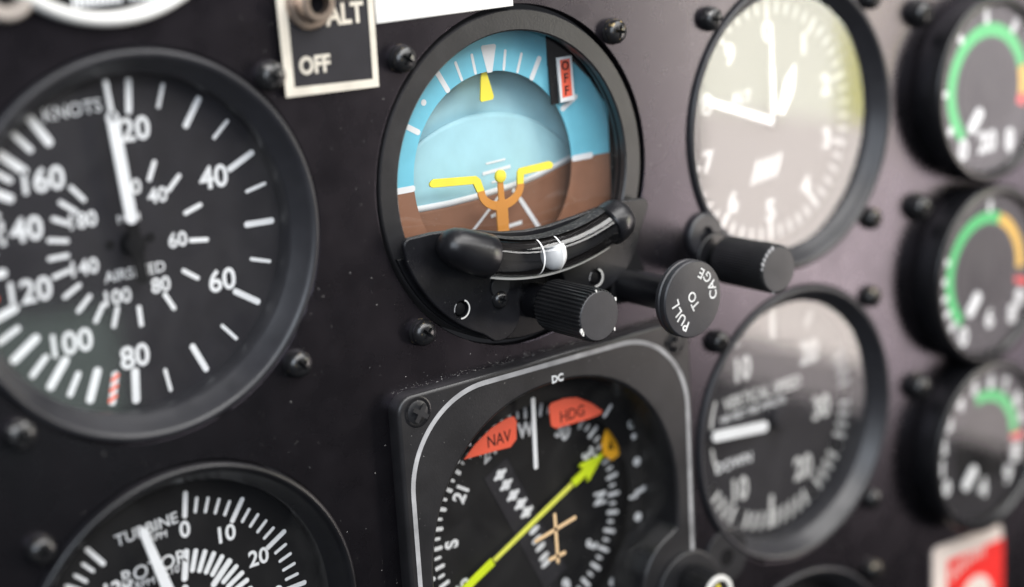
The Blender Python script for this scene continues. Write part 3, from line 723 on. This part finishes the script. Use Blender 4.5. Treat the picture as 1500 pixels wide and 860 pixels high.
bg_ = plate('heading_bug', [[(26.0, 15.7), (27.7, 19.2), (28.5, 19.1), (31.6, 14.7), (31.9, 11.2), (29.1, 10.2), (26.3, 12.4)], [(28.0, 13.4), (28.8, 16.6), (30.4, 13.0)]], -10.2, -9.7, M['bug'], g, bevel=0.08)
# aeroplane symbol on the glass, lubber line, warning flags
sw = 0.0
air = bars('aeroplane_symbol', [((0.75, 5.9), (1.0, -7.2), 0.95), ((-5.8, 0.55), (7.4, 3.1), 1.0), ((-1.6, -5.7), (3.4, -5.3), 1.0)], sw, M['tan'], g, thick=0.2)
bars('lubber_line', [((-0.1, 35.6), (-0.4, 17.4), 1.25)], -5.2, M['white'], g, thick=0.3)
fh = HSI
def ab(pts): return [(u-fh[0], v-fh[1]) for u, v in pts]
nav = plate('nav_flag', [ab([(-17.4, -68.0), (-13.2, -64.8), (-8.4, -62.2), (-3.6, -60.9), (-1.2, -60.9), (-0.4, -62.3), (-0.8, -67.0), (-2.8, -68.6), (-9.0, -68.3)])], -6.4, -6.0, M['red'], g, bevel=0.12)
text('lettering', 'NAV', (-6.2-fh[0], -65.4-fh[1]), 3.0, -5.99, M['black'], nav, wx=0.85, bold=0.0)
hdg = plate('hdg_flag', [ab([(10.2, -61.3), (11.0, -60.4), (15.4, -60.2), (19.6, -61.0), (24.5, -63.8), (27.9, -66.6), (27.4, -67.4), (23.6, -67.7), (12.0, -67.5), (10.5, -66.4)])], -6.4, -6.0, M['red'], g, bevel=0.12)
text('lettering', 'HDG', (17.6-fh[0], -64.8-fh[1]), 3.0, -5.99, M['black'], hdg, wx=0.9, bold=0.0)
put_screw(g, -40.8, 44.2, 35, me=SCREW_FLAT, washer=None); put_screw(g, 40.7, 42.9, 5, me=SCREW_FLAT, washer=None)
for c in ((-40.8, 44.2), (40.7, 42.9)):
    lathe('screw_seat', [(3.7, 4.02), (3.4, 4.12), (3.0, 4.06)], M['bezel'], g, c=c, n=40)
KB = (42.2, -24.4)
plate('knob_boss', [circle(11.5, (41.6, -27.0), 64)], 3.9, 5.4, M['bezel_grey'], g, bevel=0.5, smooth=40)
k3 = knurled('heading_knob', KB, 6.0, 15.4, 5.7, 26, g, M['knob'], M['knob'], depth=0.09)
lathe('knob_ring', [(5.2, 15.5), (5.1, 16.0), (3.8, 16.1), (3.6, 15.7)], M['label'], k3, c=KB, n=64)
plate('knob_mark', [[(KB[0]-1.4, KB[1]-2), (KB[0]+1.4, KB[1]-2), (KB[0]+0.5, KB[1]+2.6), (KB[0]-0.5, KB[1]+2.6)]], 15.6, 15.75, M['yellow'], k3)

# ---------------------------------------------------------------- small engine gauges
def engine_gauge(c, label):
    g = thing('engine_gauge', label, 'gauge', c, 'small engine gauges in the right-hand column')
    lathe('case', [(27.6, 0.02), (27.9, 0.6), (27.9, 8.2), (27.6, 8.9), (26.9, 9.3), (25.6, 9.3), (24.6, 8.2), (24.2, 6.6), (24.2, 5.6)], M['bezel'], g, n=120, smooth=45)
    plate('dial', [circle(24.6, n=90)], 5.0, 6.0, M['dial_grey'], g)
    glass_disc(24.4, 7.6, g)
    put_screw(g, -26.4, 24.6, random.uniform(0, 90), me=SCREW_TALL, washer=None)
    lathe('screw_seat', [(4.3, 0.02), (4.3, 0.9), (3.6, 1.15)], M['bezel'], g, c=(-26.4, 24.6), n=32)
    return g
GC = (174.6, 0.8); dw = 6.0
def hubcap(g): lathe('hub_cap', [(14.0, dw), (13.8, dw+0.3), (12.5, dw+0.5), (7.0, dw+0.55), (6.5, dw+0.9), (0.05, dw+1.0)], M['dial'], g, n=60)
g = engine_gauge((174.6, 0.8), 'small round engine gauge with green arc, topmost of its column beside the altimeter')
arc_band('green_arc', 15.6, 19.6, -140, 72, dw, M['green'], g); arc_band('yellow_arc', 15.6, 19.6, 73, 101, dw, M['arcyellow'], g); arc_band('red_arc', 15.6, 19.6, 102, 112, dw, M['redpl'], g)
ticks('tick_marks', [(a, 20.0, 23.4, 2.2) for a in (-142, -120, -88, -40, -3, 36, 150)], dw, M['white'], g)
for s, a, r in (('0', -142, 20.9), ('20', -175, 15.6), ('8', 149, 19.0)):
    text('numeral', s, polar(r, a), 6.8, dw+0.9, M['white'], g, bold=0.04)
bars('pointer', [(polar(8.5, -138), polar(14.6, -138), 3.8)], dw+1.1, M['white'], g, thick=0.4)
hubcap(g)
g = engine_gauge((174.6, -56.0), 'small round engine gauge with green then long amber arc, middle of its column')
arc_band('green_arc', 15.8, 19.4, -138, 22, dw, M['green'], g); arc_band('yellow_arc', 15.8, 19.4, 23, 94, dw, M['arcyellow'], g); arc_band('red_arc', 15.8, 23.0, 104, 110, dw, M['redpl'], g)
ticks('tick_marks', [(a, 19.6, 22.4, 2.0) for a in (-144, -130, -116, -102, -87, -70, 5, 118, 126)], dw, M['white'], g)
for s, a, r in (('0', -146, 21.0), ('6', 176, 14.2), ('8', 140, 19.6), ('9', 124, 19.4)):
    text('numeral', s, polar(r, a), 6.4, dw+0.9, M['white'], g, bold=0.04)
bars('pointer', [(polar(8.0, -137), polar(14.2, -137), 3.8)], dw+1.1, M['white'], g, thick=0.4)
hubcap(g)
g = engine_gauge((174.6, -111.6), 'small round engine gauge with short green arc, lowest of its column above the red placard')
arc_band('green_arc', 14.2, 17.8, -14, 88, dw, M['green'], g); arc_band('red_arc', 14.6, 21.0, 91, 98, dw, M['redpl'], g)
for k, a in enumerate((-117, -97, -77, -57, -36, -13, 10, 34, 58, 80)):
    text('numeral', str(k), polar(20.6, a), 5.4, dw+0.02, M['white'], g, bold=0.06)
for s, a, r in (('8', 112, 17.0), ('9', 137, 17.6), ('4', -175, 13.8)):
    text('numeral', s, polar(r, a), 6.6, dw+0.9, M['white'], g, bold=0.04)
bars('pointer', [(polar(9.0, -135), polar(15.0, -135), 4.0)], dw+1.1, M['white'], g, thick=0.4)
hubcap(g)

# ---------------------------------------------------------------- gauges at the edges of the view
g = thing('lower_gauge', 'black gauge rim just showing below the vertical speed gauge', 'gauge', LOW)
gauge_shell(g, -9.0, M['dial'], rim=0.6)
put_screw(g, 31.4, 31.4, 20)
g = thing('white_rimmed_gauge', 'white-rimmed round gauge above the airspeed gauge', 'gauge', WRG)
lathe('rim', [(28.6, -1), (31.0, 0.02), (31.3, 1.6), (30.9, 2.8), (30.0, 3.3), (29.2, 3.1), (28.6, 2.2), (28.4, 0.4), (28.3, -6)], M['label'], g, n=140, smooth=60)
plate('dial', [circle(29, n=90)], -4.0, -3.0, M['dial'], g)
glass_disc(28.5, 0.6, g)
bars('scale_marks', [((-6.6+1.05*k, -27.0+0.002*k*k), (-6.6+1.05*k, -23.5), 0.72) for k in range(10)]+[((5.2+1.05*k, -26.6), (5.2+1.05*k, -23.2), 0.72) for k in range(6)], -3.0, M['white'], g)
g = thing('knurled_boss', 'beige round boss beside the white-rimmed gauge', 'button', (-119.2, 53.4))
lathe('boss_rim', [(5.8, 0.02), (5.8, 2.2), (5.2, 3.0), (3.4, 3.0), (3.0, 2.0), (2.9, 0.3)], M['beige'], g, n=48)
lathe('boss_centre', [(2.9, 0.1), (2.8, 1.2), (0.02, 1.4)], M['dial'], g, n=32)

# ---------------------------------------------------------------- placards and switch
g = thing('switch_placard', 'black placard with cream border lettered ALT and OFF', 'placard', (-50, 40))
def off(pts): return [(u+50, v-40) for u, v in pts]
plate('plate', [off([(-61.6, 26.6), (-38.4, 26.2), (-38.0, 62), (-62.0, 62)])], 0.02, 1.0, M['dial_grey'], g, bevel=0.1)
plate('border', [off([(-61.75, 26.45), (-38.25, 26.05), (-37.85, 62.2), (-62.15, 62.2)]), off([(-59.5, 28.3), (-39.7, 27.9), (-39.4, 60), (-59.7, 60)])], 1.01, 1.25, M['cream'], g, bevel=0.05)
text('lettering', 'OFF', (-54.0+50, 32.6-40), 3.9, 1.0, M['cream'], g, bold=0.03, wx=0.86, thick=0.2)
text('lettering', 'ALT', (-45.6+50, 42.6-40), 4.6, 1.0, M['cream'], g, bold=0.03, wx=0.86, thick=0.2)
g = thing('toggle_switch', 'nickel toggle switch bushing rising from the black placard', 'switch', (-54.4, 45.6))
lathe('nut', [(5.6, 1.05), (5.6, 2.0), (5.2, 2.5), (4.2, 2.6)], M['steel'], g, n=48)
lathe('bushing', [(4.0, 1.05), (4.0, 5.4), (3.6, 5.9), (2.4, 5.9), (2.2, 4.0)], M['steel'], g, n=40)
lathe('lever', [(1.6, 1.5), (1.5, 8), (1.9, 14), (2.2, 17), (1.6, 18.6), (0.02, 19)], M['steel'], g, c=(0.0, 3.0), n=24)
g = thing('label_strip', 'blank white label strip above the attitude display', 'label', (-18, 48))
plate('strip', [[(-19.5, -8.4), (18.6, -7.8), (18.6, 12), (-19.6, 12)]], 0.02, 0.9, M['label'], g, bevel=0.15)
lo = thing('red_placard', 'red placard with pale border below the engine gauges', 'placard', (175, -160))
def off2(pts): return [(u-175, v+160) for u, v in pts]
plate('plate', [off2([(156.5, -145.6), (157.1, -143.7), (158.8, -142.9), (190.8, -144.9), (192.2, -145.7), (192.7, -147.4), (193.5, -186), (156.4, -184)])], 0.02, 1.0, M['pinkw'], lo, bevel=0.3)
plate('red_field', [off2([(163.6, -149.0), (193.2, -150.0), (193.8, -180), (163.2, -179)])], 1.0, 1.08, M['redpl'], lo)
bars('blurred_print', [(off2([(166+2.6*k, -156.2+0.9*min(k, 4))])[0], off2([(166+2.6*k, -153.2+0.9*min(k, 4))])[0], 1.2) for k in range(7)], 1.08, M['pinkw'], lo)
lathe('pale_disc', [(8.5, 1.08), (8.5, 1.16), (0.01, 1.16)], M['pinkw'], lo, c=off2([(178.5, -167.5)])[0], n=48)

# ---------------------------------------------------------------- dust
vs_, fs = [], []
def speck(u, v, w, r):
    b = len(vs_)
    for k in range(5):
        a = 2*math.pi*k/5+random.random(); q = r*random.uniform(.6, 1.2)
        vs_.append((u+q*math.cos(a), v+q*math.sin(a), w))
    vs_.append((u, v, w+r*0.8))
    for k in range(5): fs.append((b+k, b+(k+1) % 5, b+5))
discs = [(c, 41.5) for c in (ASI, AI, ALT, RPM, VSI)]
for k in range(1500):
    u, v = random.uniform(-120, 130), random.uniform(-140, 60)
    if any(math.hypot(u-c[0], v-c[1]) < r for c, r in discs): continue
    if abs(u-HSI[0]) < 47 and v < HSI[1]+49: continue
    if -63 < u < 2 and v > 25: continue
    speck(u, v, 0.01, random.choice((0.04, 0.05, 0.06, 0.08, 0.13)))
for k in range(420):   # a dusty line along the top edge of the square bezel
    u = random.uniform(-41, 40); v = HSI[1]+48.5+abs(random.gauss(0, 0.8)); speck(u, v, 0.02, random.choice((0.03, 0.04, 0.06, 0.09)))
for k in range(320):
    u = HSI[0]+random.uniform(-45, 30); v = HSI[1]+random.uniform(-20, 47)
    if math.hypot(u-HSI[0], v-HSI[1]) < 43.5: continue
    speck(u, v, 4.02, random.choice((0.05, 0.08, 0.11)))
for k in range(170):   # on the attitude indicator's glass
    a = random.uniform(0, 2*math.pi); r = 33*math.sqrt(random.random()); u, v = r*math.cos(a), r*math.sin(a)
    if v < -9: continue
    speck(u, v, -2.88, random.choice((0.04, 0.06, 0.08)))
for k in range(120):
    a = random.uniform(0, 2*math.pi); r = 38*math.sqrt(random.random()); u, v = HSI[0]+r*math.cos(a), HSI[1]+r*math.sin(a)
    speck(u, v, 0.62, random.choice((0.04, 0.06)))
d = mesh('dust', vs_, fs, mat('dust_specks', (0.6, 0.58, 0.55), 0.8), None)
d['kind'] = 'stuff'; d['label'] = 'pale dust specks scattered over the black panel'; d['category'] = 'dust'
